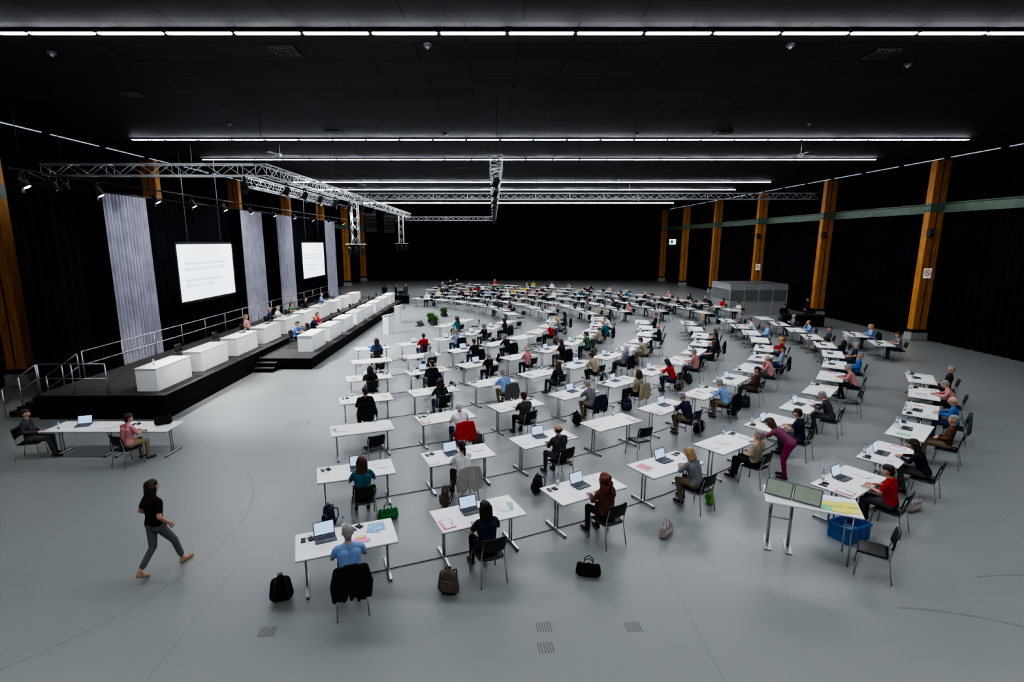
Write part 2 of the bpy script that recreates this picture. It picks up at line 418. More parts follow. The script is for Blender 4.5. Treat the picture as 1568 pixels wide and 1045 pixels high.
def laptop_mesh():
    b=MB(); b.box((0,0,.009),(.34,.235,.016),M['grey'],ch=.003); b.box((0,.03,.0175),(.29,.10,.002),M['blackplastic']); b.box((0,-.07,.0175),(.10,.06,.001),M['edge'])
    R=Rx(-.30); c=V((0,.118,.015))
    b.box(c+R@V((0,.004,.112)),(.34,.007,.225),M['blackplastic'],R); b.box(c+R@V((0,-.0005,.114)),(.315,.002,.20),M['lap'],R)
    return b.build('laptop')
LAP=laptop_mesh()
def papers_mesh(seed):
    r=random.Random(seed); b=MB()
    for i in range(4):
        b.box((r.uniform(-.08,.08),r.uniform(-.04,.04),.002+.003*i),(.21,.297,.0025),[M['paper'],M['paper'],M['paper'],M['anypaper']][(i+seed)%4],Rz(r.uniform(-.35,.35)))
    return b.build('paper_stack')
PAP=[papers_mesh(i) for i in range(4)]
def folder_mesh():
    b=MB(); b.box((0,0,.006),(.23,.31,.010),M['anypaper'],ch=.002); b.box((.01,.0,.013),(.19,.27,.003),M['paper'],Rz(.12)); b.tube([(.06,-.10,.019),(.08,.03,.019)],.004,M['blackplastic'],6)
    return b.build('document_folder')
FOL=folder_mesh()
def bottle_mesh():
    b=MB(); b.tube([(0,0,0),(0,0,.005),(0,0,.15),(0,0,.175),(0,0,.20),(0,0,.21)],[.028,.032,.032,.024,.012,.012],M['pet'],12)
    b.tube([(0,0,.208),(0,0,.226)],.014,M['bluebox'],10); b.tube([(0,0,.06),(0,0,.12)],.0328,M['paper'],12)
    return b.build('water_bottle')
BOT=bottle_mesh()
def phone_mesh():
    b=MB(); b.box((0,0,.005),(.075,.15,.009),M['blackplastic'],ch=.003)
    b.box((.12,.0,.012),(.09,.12,.022),M['blackplastic'],Rz(.3),ch=.006); b.tube([(.12,.0,.02),(.13,.01,.06),(.10,-.04,.10)],.004,M['blackplastic'],6)
    return b.build('voting_device')
PHO=phone_mesh()
# ------------------------------------------------------------------ room shell
XL,XR,YN,YF,ZC=-19.6,25.6,-6.,77.5,10.05
def shellbox(name,c,d,mt):
    b=MB(); b.box((0,0,0),d,mt); return put(name,b.build(name),c)
shellbox('floor',((XL+XR)/2,(YN+YF)/2,-.1),(XR-XL+.4,YF-YN+.4,.2),M['floor'])
shellbox('ceiling',((XL+XR)/2,(YN+YF)/2,ZC+.1),(XR-XL+.4,YF-YN+.4,.2),M['ceil'])
shellbox('wall_left',(XL-.1,(YN+YF)/2,ZC/2),(.2,YF-YN,ZC),M['curtain'])
shellbox('wall_right',(XR+.1,(YN+YF)/2,ZC/2),(.2,YF-YN,ZC),M['curtain'])
shellbox('wall_far',((XL+XR)/2,YF+.1,ZC/2),(XR-XL,.2,ZC),M['curtain'])
shellbox('wall_near',((XL+XR)/2,YN-.1,ZC/2),(XR-XL,.2,ZC),M['curtain'])
def curtain(name,p0,p1,z0,z1,amp,wl,mt,step=None,seed=0):
    r=random.Random(seed); p0=V((*p0,0));p1=V((*p1,0)); L=(p1-p0).length; d=(p1-p0)/L; n=V((-d.y,d.x,0))
    N=int(L/(step or wl/6)); zs=[z0,z0+(z1-z0)*.3,z0+(z1-z0)*.7,z1]
    vs=[];fs=[];ph=0
    offs=[]
    for i in range(N+1):
        ph+=2*math.pi*(L/N)/wl*r.uniform(.7,1.3); offs.append(math.sin(ph)*amp*r.uniform(.7,1.1))
    for q,z in enumerate(zs):
        for i in range(N+1):
            x=p0+(p1-p0)*(i/N); vs.append(x+n*offs[i]*(1.15-.25*q/3)+V((0,0,z)))
    for q in range(3):
        for i in range(N): a=q*(N+1)+i; fs.append((a,a+1,a+N+2,a+N+1))
    b=MB(); b.add(vs,fs,mt,True); return put(name,b.build(name))
curtain('black_curtain_wall_right',(25.15,YN+.2),(25.15,YF-.4),.02,7.15,.10,.5,M['curtain'],seed=1)
curtain('black_curtain_wall_right',(25.2,YN+.2),(25.2,YF-.4),7.75,9.95,.07,.5,M['curtain'],seed=2)
curtain('black_curtain_wall_left',(-19.35,YN+.2),(-19.35,YF-.4),.02,9.9,.10,.5,M['curtain'],seed=3)
curtain('black_curtain_far',(XL+.3,YF-.3),(XR-.3,YF-.3),.02,9.8,.12,.6,M['curtain'],seed=4)
curtain('stage_backdrop_curtain',(-16.3,18.2),(-16.3,53),.02,7.6,.10,.45,M['curtain'],seed=5)
for i,(a,c) in enumerate([(21.4,24.0),(32.9,35.7),(38.3,41.0),(49.2,52.0)]):
    curtain('white_pleated_curtain',(-15.45,a),(-15.45,c),.02,7.5,.085,.20,M['whitecurt'],step=.022,seed=10+i)
b=MB(); b.tube([(0,0,0),(0,34.8,0)],.03,M['dark'],8); put('curtain_rail',b.build('curtain_rail'),(-15.45,18.2,7.54))
def pillar_mesh():
    b=MB(); b.box((0,0,5.21),(.78,.42,9.62),M['wood'],ch=.01); b.box((0,0,.22),(.95,.62,.44),M['concrete'],ch=.02)
    b.box((0,-.215,5.2),(.05,.012,9.5),M['dark'])
    b.box((-.0,0,7.45),(.84,.47,.50),M['beam']); b.box((0,0,.55),(.82,.46,.18),M['dark'])
    for z in(7.3,7.6):
        for y in(-.12,.12): b.tube([(-.46,y,z),(-.40,y,z)],.03,M['dark'],6)
    return b.build('timber_column')
PIL=pillar_mesh()
for y in(1.2,10.8,20.3,29.9,39.4,49,58.5,68,76.6):
    put('timber_column',PIL,(24.55,y,0)); put('timber_column',PIL,(-18.85,y,0))
for nm,x in(('trim_beam_right',24.95),('trim_beam_left',-19.2)):
    b=MB(); L=YF-YN-.6
    b.box((0,0,.24),(.30,L,.05),M['beam']); b.box((0,0,-.24),(.30,L,.05),M['beam']); b.box((0,0,0),(.06,L,.46),M['beam'])
    put(nm,b.build(nm),(x,(YN+YF)/2,7.45))
for nm,x in(('wall_led_strip',24.0),('wall_led_strip',-18.3)):
    b=MB()
    y=2.
    while y<74:
        b.box((0,y,0),(.05,2.7,.03),M['ledside']); b.box((0,y,.04),(.10,3.05,.05),M['dark']); y+=9.5/3
    put(nm,b.build(nm),(x,0,9.96))
def strip_mesh():
    b=MB(); x=-15.8
    for i in range(25):
        b.box((x+.73,0,.02),(1.44,.13,.05),M['dark']); b.box((x+.73,0,-.012),(1.36,.10,.014),M['led']); x+=1.464
    return b.build('linear_led_light')
ST=strip_mesh()
for y in(.4,12.2,24.05,29.7,40.6,46.4,56.,62.): put('linear_led_light',ST,(0,y,ZC-.06))  # first strip is out of view above the camera, added to lighten the foreground
def fan_mesh():
    b=MB(); b.tube([(0,0,0),(0,0,-.45)],.02,M['rail'],8); b.tube([(0,0,-.45),(0,0,-.6)],[.09,.12],M['rail'],12)
    for k in range(3):
        R=Rz(k*2.094+.3); b.box(R@V((.48,0,-.52)),(.75,.13,.012),M['rail'],R@Rx(.2))
    return b.build('ceiling_fan')
FAN=fan_mesh()
for p in((-9.8,25.2),(14.2,25.3),(-9,38),(10.5,41.8),(14,52)): put('ceiling_fan',FAN,(*p,ZC))
b=MB(); b.box((0,0,-.02),(.6,.6,.04),M['dark'])
for i in range(7): b.box((-.24+.08*i,0,-.05),(.02,.54,.03),M['grey'])
VENT=b.build('air_vent')
for p in((-4.9,13.4),(9.3,13.6),(-6.5,22.6),(9.5,22.8),(-2,33),(-11,17)): put('air_vent',VENT,(*p,ZC-.0))
b=MB(); b.tube([(0,0,0),(0,0,-.06)],.09,M['grey'],12); b.tube([(0,0,-.06),(0,0,-.11)],[.05,.03],M['rail'],10)
DET=b.build('smoke_detector')
for p in((-10.5,13.5),(-1.5,13),(6.8,13),(-10,21),(-2,23),(6,23),(12,21),(-7,28),(3,28),(11,34),(10.5,14.3)): put('smoke_detector',DET,(*p,ZC))
def ring(name,c,r,a0,a1,w,mt,n=64,rz=0):
    b=MB(); vs=[];fs=[]
    for i in range(n+1):
        a=a0+(a1-a0)*i/n
        for q in(r,r+w): vs.append((q*math.cos(a),q*math.sin(a),.002))
    for i in range(n): fs.append((2*i,2*i+1,2*i+3,2*i+2))
    b.add(vs,fs,mt); return put(name,b.build(name),(*c,0))
ring('floor_hatch_ring',(-6.1,15.6),.30,0,6.283,.03,M['mark']); ring('floor_hatch_ring',(-6.1,15.6),.13,0,6.283,.03,M['mark'],24)
ring('floor_marking_arc',(-9.5,9.3),4.4,-1.2,.9,.012,M['mark'],60)
for c,r,a,e,w in(((6,3),4.2,.4,1.5,.05),((9,2),6.,.7,1.7,.04)): ring('floor_scuff_mark',c,r,a,e,w,M['scuff'],50)
b=MB()
for i in range(6): b.box((-.10+.04*i,0,.002),(.016,.20,.003),M['grate'])
GR=b.build('floor_drain_grate')
for p in((-3.3,6.7),(.75,6.8),(.74,6.4),(2.07,6.8)): put('floor_drain_grate',GR,(*p,0),rz=.1)
# ------------------------------------------------------------------ stage
b=MB(); b.box((-12.5,31.2,.39),(4.1,30.4,.78),M['skirt']); b.box((-12.5,31.2,.79),(4.14,30.44,.03),M['stagefloor'])
put('stage_platform',b.build('stage_platform'))
b=MB(); b.box((-9.28,34.3,.24),(2.34,23.2,.48),M['skirt']); b.box((-9.28,34.3,.49),(2.36,23.24,.03),M['stagefloor'])
put('podium_platform',b.build('podium_platform'))
b=MB()
for i in range(2): b.box((-10.0,22.7-.15-.30*i,.34/2-.17*i/2),(.85,.30,.34-.17*i),M['skirt']); b.box((-10.0,22.7-.15-.30*i,.345-.17*i),(.86,.31,.02),M['stagefloor'])
put('podium_steps',b.build('podium_steps'))
b=MB()
for i in range(4):
    h=.64-.16*i; x=-14.55-.15-.28*i; b.box((x,17.0,h/2),(.28,1.6,h),M['skirt']); b.box((x,17.0,h+.01),(.29,1.62,.025),M['stagefloor'])
put('stage_stairs',b.build('stage_stairs'))
def railing(name,pts,h=1.0,post=1.3):
    b=MB()
    for p,q in zip(pts[:-1],pts[1:]):
        p=V(p);q=V(q); L=(q-p).length; n=max(1,round(L/post)); up=V((0,0,1))
        for z in(h,h*.52): b.tube([p+up*z,q+up*z],.021,M['rail'],8)
        for i in range(n+1):
            x=p.lerp(q,i/n); b.tube([x,x+up*h],.021,M['rail'],8)
    put(name,b.build(name))
railing('stage_railing',[(-14.5,18.0,.8),(-14.5,46,.8)],1.0,2.0)
railing('stair_railing',[(-14.55,16.15,.8),(-15.75,16.15,.0)],.95,.9)
railing('stair_railing',[(-14.55,17.85,.8),(-15.75,17.85,.0)],.95,.9)
railing('stage_railing',[(-14.45,16.1,.8),(-12.3,16.1,.8)],1.0,1.1)
def desk_mesh():
    b=MB(); b.box((0,.33,.37),(1.95,.025,.74),M['white'],ch=.004); b.box((0,0,.75),(2.0,.72,.03),M['white'],ch=.006)
    for k in(-1,1): b.box((k*.96,-.01,.367),(.025,.66,.735),M['white'])
    b.box((0,-.1,.45),(1.9,.4,.02),M['white']); return b.build('presidium_desk')
DESK=desk_mesh(); RR=-math.pi/2
ends=[19,21.6,24.3,26.95,29.6,32.3,35.0,37.7,40.4,43.1]
for i,e in enumerate(ends):
    put('presidium_desk',DESK,(-11.25,e/.982-1.1-.85,.805),RR)
for i in range(8):
    put('presidium_desk',DESK,(-8.85,25.1+2.72*i,.505),RR)
def seated(loc,rz,kind,shirt,hair,pants=None,z=0,chair=True,name=None):
    woman=kind.startswith('w')
    if chair: put('conference_chair',CHAIR,(loc[0],loc[1],z),rz)
    return put(name or ('seated_woman' if woman else 'seated_man'),SEAT[kind],(loc[0],loc[1],z),rz,shirt_col=SHC[shirt],hair_col=HAIR[hair],pants_col=pants or random.choice(PAC))
st=[(3,'w_back','pink','blond'),(4,'m_cross','navy','grey'),(4,'m_type','white','grey'),(5,'w_type','green','brown'),(6,'m_back','black','dbrown'),(7,'m_type2','lblue','grey')]
off={}
for i,k,s,h in st:
    q=off.get(i,0); off[i]=1
    seated((-11.98,ends[i]/.982-2.0+(.5 if q else -.3),0),RR,k,s,h,z=.805)
for y,k,s,h in((25.0,'m_type','blue','dbrown'),(27.3,'m_chin','navy','grey'),(28.3,'w_back','red','brown')):
    seated((-9.58,y,0),RR,k,s,h,z=.505)
for i in(1,2,8,9): put('conference_chair',CHAIR,(-12.05,ends[i]/.982-2.0,.805),RR)
for i in range(3,8): put('conference_chair',CHAIR,(-9.65,25.1+2.72*i,.505),RR)
for i in(2,3,4,5,6,7): put('laptop',LAP,(-11.35,ends[i]/.982-1.5,1.572),RR+.1)
for i in(0,1,3,5): put('paper_stack',PAP[i%4],(-8.9,24.6+2.72*i,1.272),RR,cloth_col=(.8,.8,.8))
for i in(0,4,7): put('water_bottle',BOT,(-11.3,ends[i]/.982-2.4,1.572))
b=MB(); b.box((0,.2,.55),(.7,.03,1.1),M['white'],ch=.005)
for k in(-1,1): b.box((k*.335,0,.55),(.03,.42,1.1),M['white'])
b.box((0,-.02,1.16),(.76,.52,.03),M['white'],Rx(.2)); b.tube([(.2,.15,1.18),(.2,.1,1.4),(.15,-.05,1.47)],.008,M['blackplastic'],6); b.ell((.15,-.07,1.47),.02,M['blackplastic'])
b.box((0,0,.5),(.64,.4,.02),M['white'])
LEC=b.build('lectern')
put('lectern',LEC,(-6.5,32,0),RR-.2); put('lectern',LEC,(-6.7,36.6,0),RR)
def screen(y0,y1,z0,z1,x):
    b=MB(); w=y1-y0;h=z1-z0
    b.box((0,0,0),(w,h,.02),M['screen'])
    for k in(-1,1):
        b.box((k*(w/2+.06),0,-.01),(.12,h+.24,.06),M['dark']); b.box((0,k*(h/2+.06),-.01),(w+.24,.12,.06),M['dark'])
    for k in(-1,1): b.tube([(k*w*.3,h/2+.1,-.02),(k*w*.3,10.0-(z0+h/2),-.02)],.012,M['rail'],6)
    o=put('projection_screen',b.build('projection_screen'),(x,(y0+y1)/2,(z0+z1)/2),rot=(math.pi/2,0,math.pi/2))
    lines=["Sommersession 2020 des Grossen Rates","Session d'ete du Grand Conseil 2020","","Herzlich willkommen zur Session","Berne, 2 au 11 juin 2020"]
    cu=bpy.data.curves.new('screen_text','FONT'); cu.body="\n".join(lines); cu.size=.25; cu.align_x='LEFT'; cu.align_y='CENTER'; cu.space_line=1.1
    t=bpy.data.objects.new('screen_text',cu); COL.objects.link(t); cu.materials.append(M['txt']); t.parent=o; t.location=(-w*.40,-.1,.015)
screen(25.1,30.4,2.72,5.48,-15.0); screen(41.6,46.9,2.72,5.52,-15.0)
# ------------------------------------------------------------------ trusses
def truss(name,p0,p1,w=.38,bay=.55):
    b=MB(); p0=V(p0);p1=V(p1); L=(p1-p0).length; d=(p1-p0)/L
    a=V((0,0,1)) if abs(d.z)<.9 else V((1,0,0)); s=d.cross(a).normalized(); t=s.cross(d).normalized(); h=w/2
    cs=[s*h+t*h,-s*h+t*h,-s*h-t*h,s*h-t*h]
    for c in cs: b.tube([c,d*L+c],.026,M['alu'],6)
    n=max(1,round(L/bay))
    for i in range(n):
        x0=d*L*i/n; x1=d*L*(i+1)/n
        for q in range(4):
            A,B=(cs[q],cs[(q+1)%4]) if i%2 else (cs[(q+1)%4],cs[q])
            b.tube([x0+A,x1+B],.013,M['alu'],4)
        if i%4==0:
            for q in range(4): b.tube([x0+cs[q],x0+cs[(q+1)%4]],.014,M['alu'],4)
    put(name,b.build(name),p0)
ZT=8.05
truss('lighting_truss',(-15.6,19.0,ZT),(-8.25,19.0,ZT)); truss('lighting_truss',(-8.0,18.8,ZT),(-8.0,51,ZT))
truss('lighting_truss',(-10.5,35,ZT+.45),(21,35,ZT+.45)); truss('lighting_truss',(.1,17.0,ZT),(.1,57.5,ZT)); truss('lighting_truss',(-9.4,57.95,ZT),(0.3,57.95,ZT))
truss('lighting_truss',(-10.2,22.5,ZT),(-10.2,34.6,ZT))
truss('vertical_truss',(-8.0,31,7.80),(-8.0,31,5.5)); truss('vertical_truss',(-8.0,46.5,7.80),(-8.0,46.5,5.5))
b=MB(); b.tube([(-13.5,15.2,7.62),(-13.5,50,7.62)],.03,M['dark'],8); b.tube([(-15.9,19.3,7.75),(-13.3,15.3,7.62)],.03,M['dark'],8)
put('lighting_pipe',b.build('lighting_pipe'))
b=MB()
for x,y,z in[(-15,19,ZT+.22),(-8,19,ZT+.22),(-8,27,ZT+.22),(-8,38,ZT+.22),(-8,49,ZT+.22),(.1,17.2,ZT+.22),(.1,30.6,ZT+.22),(.1,45,ZT+.22),(.1,57,ZT+.22),(8,35,ZT+.67),(15,35,ZT+.67),(20.6,35,ZT+.67),(-13.5,15.6,7.66),(-13.5,24.5,7.66),(-13.5,32,7.66),(-13.5,42,7.66),(-10.2,26,ZT+.22)]:
    b.tube([(x,y,z),(x,y,ZC-.01)],.010,M['dark'],6)
put('truss_suspension_cables',b.build('truss_suspension_cables'))
def spot_mesh(on):
    b=MB(); R=Rx(.5)
    b.tube([V((0,0,-.28))+R@V((0,0,.16)),V((0,0,-.28))+R@V((0,0,.12)),V((0,0,-.28))+R@V((0,0,-.16))],[.06,.10,.115],M['dark'],12)
    b.tube([V((0,0,-.28))+R@V((0,0,-.16)),V((0,0,-.28))+R@V((0,0,-.168))],.095,M['lamp'] if on else M['grey'],12)
    for k in(-1,1): b.box((k*.13,0,-.16),(.012,.03,.28),M['dark'])
    b.box((0,0,-.02),(.27,.03,.014),M['dark']); b.box((0,0,.0),(.05,.06,.06),M['dark'])
    for k in(-1,1): b.box(V((0,0,-.28))+R@V((0,k*.14,-.20)),(.2,.006,.12),M['dark'],R@Rx(k*.5))
    return b.build('stage_spotlight')
SPN,SPF=spot_mesh(True),spot_mesh(False)
for y in(15.6,18.5,21.6,24.2,27,29.9,33,36.3,40,44,48): put('stage_spotlight',SPN,(-13.5,y,7.57),-1.2)
for y in(21,23,25,27.4,30,33,36,40,44,48): put('stage_spotlight',SPF,(-8.0,y,7.82),1.5)
for y in(18,22,26,30,33,37,41,45.4,49,53): put('stage_spotlight',SPF,(.1,y,7.82),1.0)
for x in(-15.4,-15.0,-8.7): put('stage_spotlight',SPN if x<-15.2 else SPF,(x,19,7.82),0)
for y,z in((31,5.45),(46.5,5.45)):
    for dx in(-.38,0,.38): put('stage_spotlight',SPF,(-8+dx,y,z-.03),.5*dx)
    b=MB(); b.tube([(-.6,0,0),(.6,0,0)],.025,M['alu'],8); put('spotlight_bar',b.build('spotlight_bar'),(-8,y,z+.01))
b=MB()
for i in range(5):
    R=Rx(.12*i); b.box((0,-.03*i*i*.5,-.21*i),(.62,.36,.19),M['blackplastic'],R,ch=.015); b.box((0,-.03*i*i*.5-.185,-.21*i),(.58,.01,.15),M['dark'],R)
b.tube([(0,0,.1),(0,0,1.4)],.02,M['dark'],6)
SPK=b.build('line_array_speaker')
for x,y in((-7.2,31.5),(-6.6,34.0)): put('line_array_speaker',SPK,(x,y,7.15),.3)
def spot(loc,tgt,e,size=60,col=(1,.95,.88),blend=.6):
    l=bpy.data.lights.new('stage_spot_light','SPOT'); l.energy=e; l.spot_size=math.radians(size); l.spot_blend=blend; l.shadow_soft_size=.12; l.color=col
    o=bpy.data.objects.new('stage_spot_light',l); COL.objects.link(o); o.location=loc; o.rotation_euler=(V(tgt)-V(loc)).to_track_quat('-Z','Y').to_euler()
for y in(19,25,31,38,44): spot((-8.0,y,7.35),(-11.4,y+1,1.2),1000)
for y in(21,30,40): spot((-10.5,y,7.3),(-15.4,y+2,4.2),280,75,(.85,.88,1))
for y in(17,23,29,36,42): spot((-13.3,y,7.2),(-7.0,y+1,0),3400,55,(.88,.94,1),.9)
# ------------------------------------------------------------------ hall seating
CX,CY=-12.8,38.; AX=34.5
def sm(t): t=max(0,min(1,t)); return t*t*(3-2*t)
spec={
 (0,0):('m_type','lblue','grey',(.012,.012,.014)),(0,1):('w_type','navy','black',None),(0,2):('w_curly','brown','auburn',None),(0,3):('w_write','grey','blond',None),
 (0,4):('m_back','beige','grey',None),(0,5):('m_type','navy','dbrown',None),(0,6):('m_write','dgrey','grey',None),(0,7):None,(0,8):('m_write','pink','grey',None),(0,9):('m_back','blue','grey',None),
 (1,0):('w_type','teal','brown',None),(1,1):('w_chin','white','black',(.40,.38,.34)),(1,2):('m_type2','dgrey','dbrown',None),(1,3):None,(1,4):('m_write','navy','grey',None),(1,5):('m_write','lblue','grey',(.012,.012,.014)),
 (1,6):('m_back','brown','dbrown',None),(1,7):('m_chin','pink','grey',None),
 (2,0):None,(2,1):('m_type','white','white',(.55,.01,.015)),(2,2):('m_type','dgrey','dbrown',None),(2,3):('m_write','grey','grey',(.02,.025,.04)),(2,4):('w_back','beige','brown',(.35,.30,.2)),(2,5):('w_write','red','dbrown',None),(2,6):('m_type','pink','grey',None),
 (3,0):('m_back','black','dbrown',(.012,.012,.014)),(3,1):('w_curly','dgreen','dbrown',None),(3,2):('m_write','lblue','grey',(.10,.10,.11)),(3,3):('w_long','navy','brown',None),
 (4,0):('w_type','black','dbrown',None),(4,1):('m_back','black','dbrown',(.012,.012,.014)),
 (-1,0):('m_type','red','dbrown',None),(-1,1):('w_write','black','dbrown',None),(-1,2):('m_back','brown','grey',None),(-1,3):('m_type2','blue','grey',(.05,.09,.05)),(-1,4):('m_write','pink','grey',None),(-1,5):('m_back','black','grey',None)}
palS=['navy','navy','navy','black','black','black','dgrey','dgrey','white','white','lblue','lblue','check','check','grey','pink','beige','dgreen','navy','black','brown','blue','white','grey','red','teal','yellow','green','black','navy']
palH=['grey','grey','dbrown','dbrown','brown','black','white','blond','brown']
kinds=[k[0] for k in specs]
TZ=.7505
PCOL=[(.8,.8,.8),(.8,.8,.8),(.8,.8,.8),(.75,.30,.42),(.72,.68,.20),(.35,.58,.42),(.28,.42,.65),(.65,.35,.15)]
b=MB(); b.box((0,0,.003),(.21,.15,.004),M['pink'],Rz(.3)); b.box((.07,-.06,.007),(.15,.10,.003),M['pink'],Rz(-.2)); b.box((.0,.07,.009),(.10,.08,.003),M['yellow']); PINKP=b.build('pink_note_papers')
b=MB(); b.box((0,0,.004),(.21,.29,.007),M['bluep'],Rz(-.2)); b.box((.10,.03,.010),(.18,.25,.004),M['bluep'],Rz(.1)); MAGS=b.build('magazines')
def station(P,v,j,i,near):
    rz=math.atan2(-v.x,v.y); R=Rz(rz)
    put('conference_table',TABLE,(P.x,P.y,0),rz+random.uniform(-.025,.025))
    q=spec.get((j,i),'rnd') if near else 'rnd'
    if q=='rnd':
        q=None if random.random()<(.12 if near else .28) else (random.choice(kinds),random.choice(palS),random.choice(palH),(.012,.012,.016) if random.random()<.2 else None)
    dx=random.uniform(-.16,.16)
    off=.74+(random.uniform(0,.05))
    def L(x,y): w=R@V((x,y,0)); return (P.x+w.x,P.y+w.y)
    pc=lambda:random.choice(PCOL)
    if near and (j,i)==(0,0):
        c=L(0,-.74); seated(c,rz,*q[:3],pants=PAC[0]); put('draped_jacket',JACK[0],(*c,0),rz,cloth_col=q[3])
        put('laptop',LAP,(*L(-.33,.08),TZ),rz+.12)
        put('pink_note_papers',PINKP,(*L(.22,-.12),TZ),rz); put('magazines',MAGS,(*L(.46,.16),TZ),rz)
        put('voting_device',PHO,(*L(.12,.24),TZ),rz+.4); put('voting_device',PHO,(*L(-.68,.15),TZ),rz)
        put('water_bottle',BOT,(*L(-.03,.30),TZ))
        return
    sg=random.choice((-1,1))
    put('paper_stack',PAP[random.randrange(4)],(*L(sg*.56,random.uniform(-.10,.10)),TZ),rz+random.uniform(-.2,.2),cloth_col=pc())
    if random.random()<.7: put('document_folder',FOL,(*L(-sg*.64,-.17),TZ),rz+random.uniform(-.25,.25),cloth_col=pc())
    if random.random()<.75: put('voting_device',PHO,(*L(-sg*.62-.06,.22),TZ),rz+random.uniform(-.2,.2))
    if random.random()<.65: put('water_bottle',BOT,(*L(-sg*.40,.34),TZ))
    if q is None:
        put('conference_chair',CHAIR,(*L(random.uniform(-.2,.3),-.70-random.uniform(0,.15)),0),rz+random.uniform(-.4,.4)); return
    c=L(dx,-off); seated(c,rz,q[0],q[1],q[2])
    if q[3]: put('draped_jacket',random.choice(JACK),(*c,0),rz,cloth_col=q[3])
    if random.random()<.7 or (near and (j,i) in((0,1),(0,3))):
        put('laptop',LAP,(*L(dx*.8,.07+random.uniform(-.03,.05)),TZ),rz+random.uniform(-.1,.1))
    else: put('paper_stack',PAP[random.randrange(4)],(*L(dx*.8,.05),TZ),rz,cloth_col=pc())
    if random.random()<.45 and j>0:
        put('backpack',BAG,(*L(.62*random.choice((-1,1)),-.68-random.uniform(0,.2)),0),random.uniform(0,6),cloth_col=random.choice([(.012,.012,.015),(.02,.03,.06),(.1,.08,.06),(.05,.05,.05)]))
for j in range(-1,8):
    Rj=31.8-2.65*j; x0=-2.44-.52*j; sp=2.32 if j<3 else 2.22
    if j==-1: x0=7.36
    if j==7: x0=-1.8
    a=math.asin((x0-CX)/Rj); i=0; row=[]
    while True:
        P=V((CX+Rj*math.sin(a),CY-Rj*math.cos(a),0)); v=(V((CX,CY,0))-P).normalized()
        if P.y>AX-.9 or (j==-1 and i>5): break
        P.x-=1.2*sm((P.y-22)/12.5)
        row.append(P.copy()); station(P,v,j,i,True); a+=sp/Rj; i+=1
    if j==-1:
        for P in(V((18.9,25,0)),V((19.3,27.4,0))): station(P,(V((CX,CY,0))-P).normalized(),-1,99,True)
    if len(row)>1:
        b=MB(); b.tube([p+V((0,0,.012)) for p in row],.008,M['blackplastic'],5); put('floor_power_cable',b.build('floor_power_cable'))
    if j>=0:
        a=math.asin(max(-.2,(x0-2.0-.1*j-CX)/Rj)); i=0
        while True:
            P=V((CX+Rj*math.sin(a),CY-Rj*math.cos(a),0)); v=(V((CX,CY,0))-P).normalized()
            if P.y>AX-.9: break
            P.x-=1.2*sm((P.y-22)/12.5); Q=V((P.x,2*AX-P.y,0))
            if Rj>12 and P.x>-6.9 and (Q-V((-4.2,38,0))).length>4.2: station(Q,V((v.x,-v.y,0)),j,i,False)
            a+=sp/Rj; i+=1
for me,nm,x,y,r,c in((BAG,'backpack',-3.35,7.38,.4,(.010,.010,.012)),(BAG,'backpack',-.72,7.55,2.9,(.12,.10,.075)),(TOTE,'tote_bag',-2.15,9.85,.3,(.03,.20,.05)),(TOTE,'tote_bag',1.62,8.0,-.2,(.010,.010,.012)),
    (TOTE,'tote_bag',3.35,9.25,.8,(.40,.33,.31)),(TOTE,'tote_bag',8.9,10.2,.4,(.38,.36,.32)),(TOTE,'tote_bag',4.75,10.6,1.2,(.12,.34,.03)),(BAG,'backpack',1.0,11.0,1.,(.02,.02,.02))):
    put(nm,me,(x,y,0),r,cloth_col=c)
for x in(-10.93,-9.3): put('conference_table',TABLE,(x,13.3,0),.0)
seated((-12.15,13.0,0),-1.25,'m_back','dgrey','dbrown',(.09,.09,.10)); seated((-9.3,12.55,0),-.35,'m_type','pink','dbrown',(.30,.25,.14))
put('laptop',LAP,(-11.0,13.35,TZ),.3); put('paper_stack',PAP[0],(-10.3,13.3,TZ),.2,cloth_col=(.8,.8,.8))
put('voting_device',PHO,(-9.7,13.45,TZ),.2); put('tote_bag',TOTE,(-8.9,13.45,TZ),.6,cloth_col=(.015,.015,.018)); put('water_bottle',BOT,(-11.45,13.1,TZ))
WW=person('walking_woman',(0,0,.925),.03,[((-.25,-.06,1.13),(-.22,.12,.98),(.2,.7,-.6),(-1,0,0)),((.24,-.06,1.12),(.23,.10,.93),(.0,.6,-.8),(1,0,.2))],
  [((-.085,0,.90),(-.08,-.03,.48),(-.07,-.30,.17),(-.07,-.17,.035)),((.085,0,.90),(.08,.24,.51),(.07,.36,.095),(.07,.54,.05))],hair='long',sleeve='short',w=.95,hyaw=-.15,shoes=M['shoetan'],shin='crop',voxel=.0095)
put('walking_woman',WW,(-5.72,8.1,0),-.42,shirt_col=SHC['black'],hair_col=HAIR['dbrown'],pants_col=(.13,.135,.145))
BW=person('bending_woman',(0,-.12,.90),.95,[((-.22,.45,.95),(-.14,.62,.80),(0,1,-.1),down),((.22,.42,.93),(.12,.60,.80),(0,1,-.1),down)],
  [((-.085,-.10,.88),(-.10,-.02,.47),(-.10,-.08,.095),(-.11,.09,.034)),((.085,-.10,.88),(.10,.04,.47),(.11,-.02,.095),(.12,.15,.034))],hair='bob',sleeve='short',w=.93,hpitch=.2)
put('bending_woman',BW,(6.98,11.8,0),.85,shirt_col=(.22,.06,.12),hair_col=HAIR['brown'],pants_col=(.34,.01,.12))
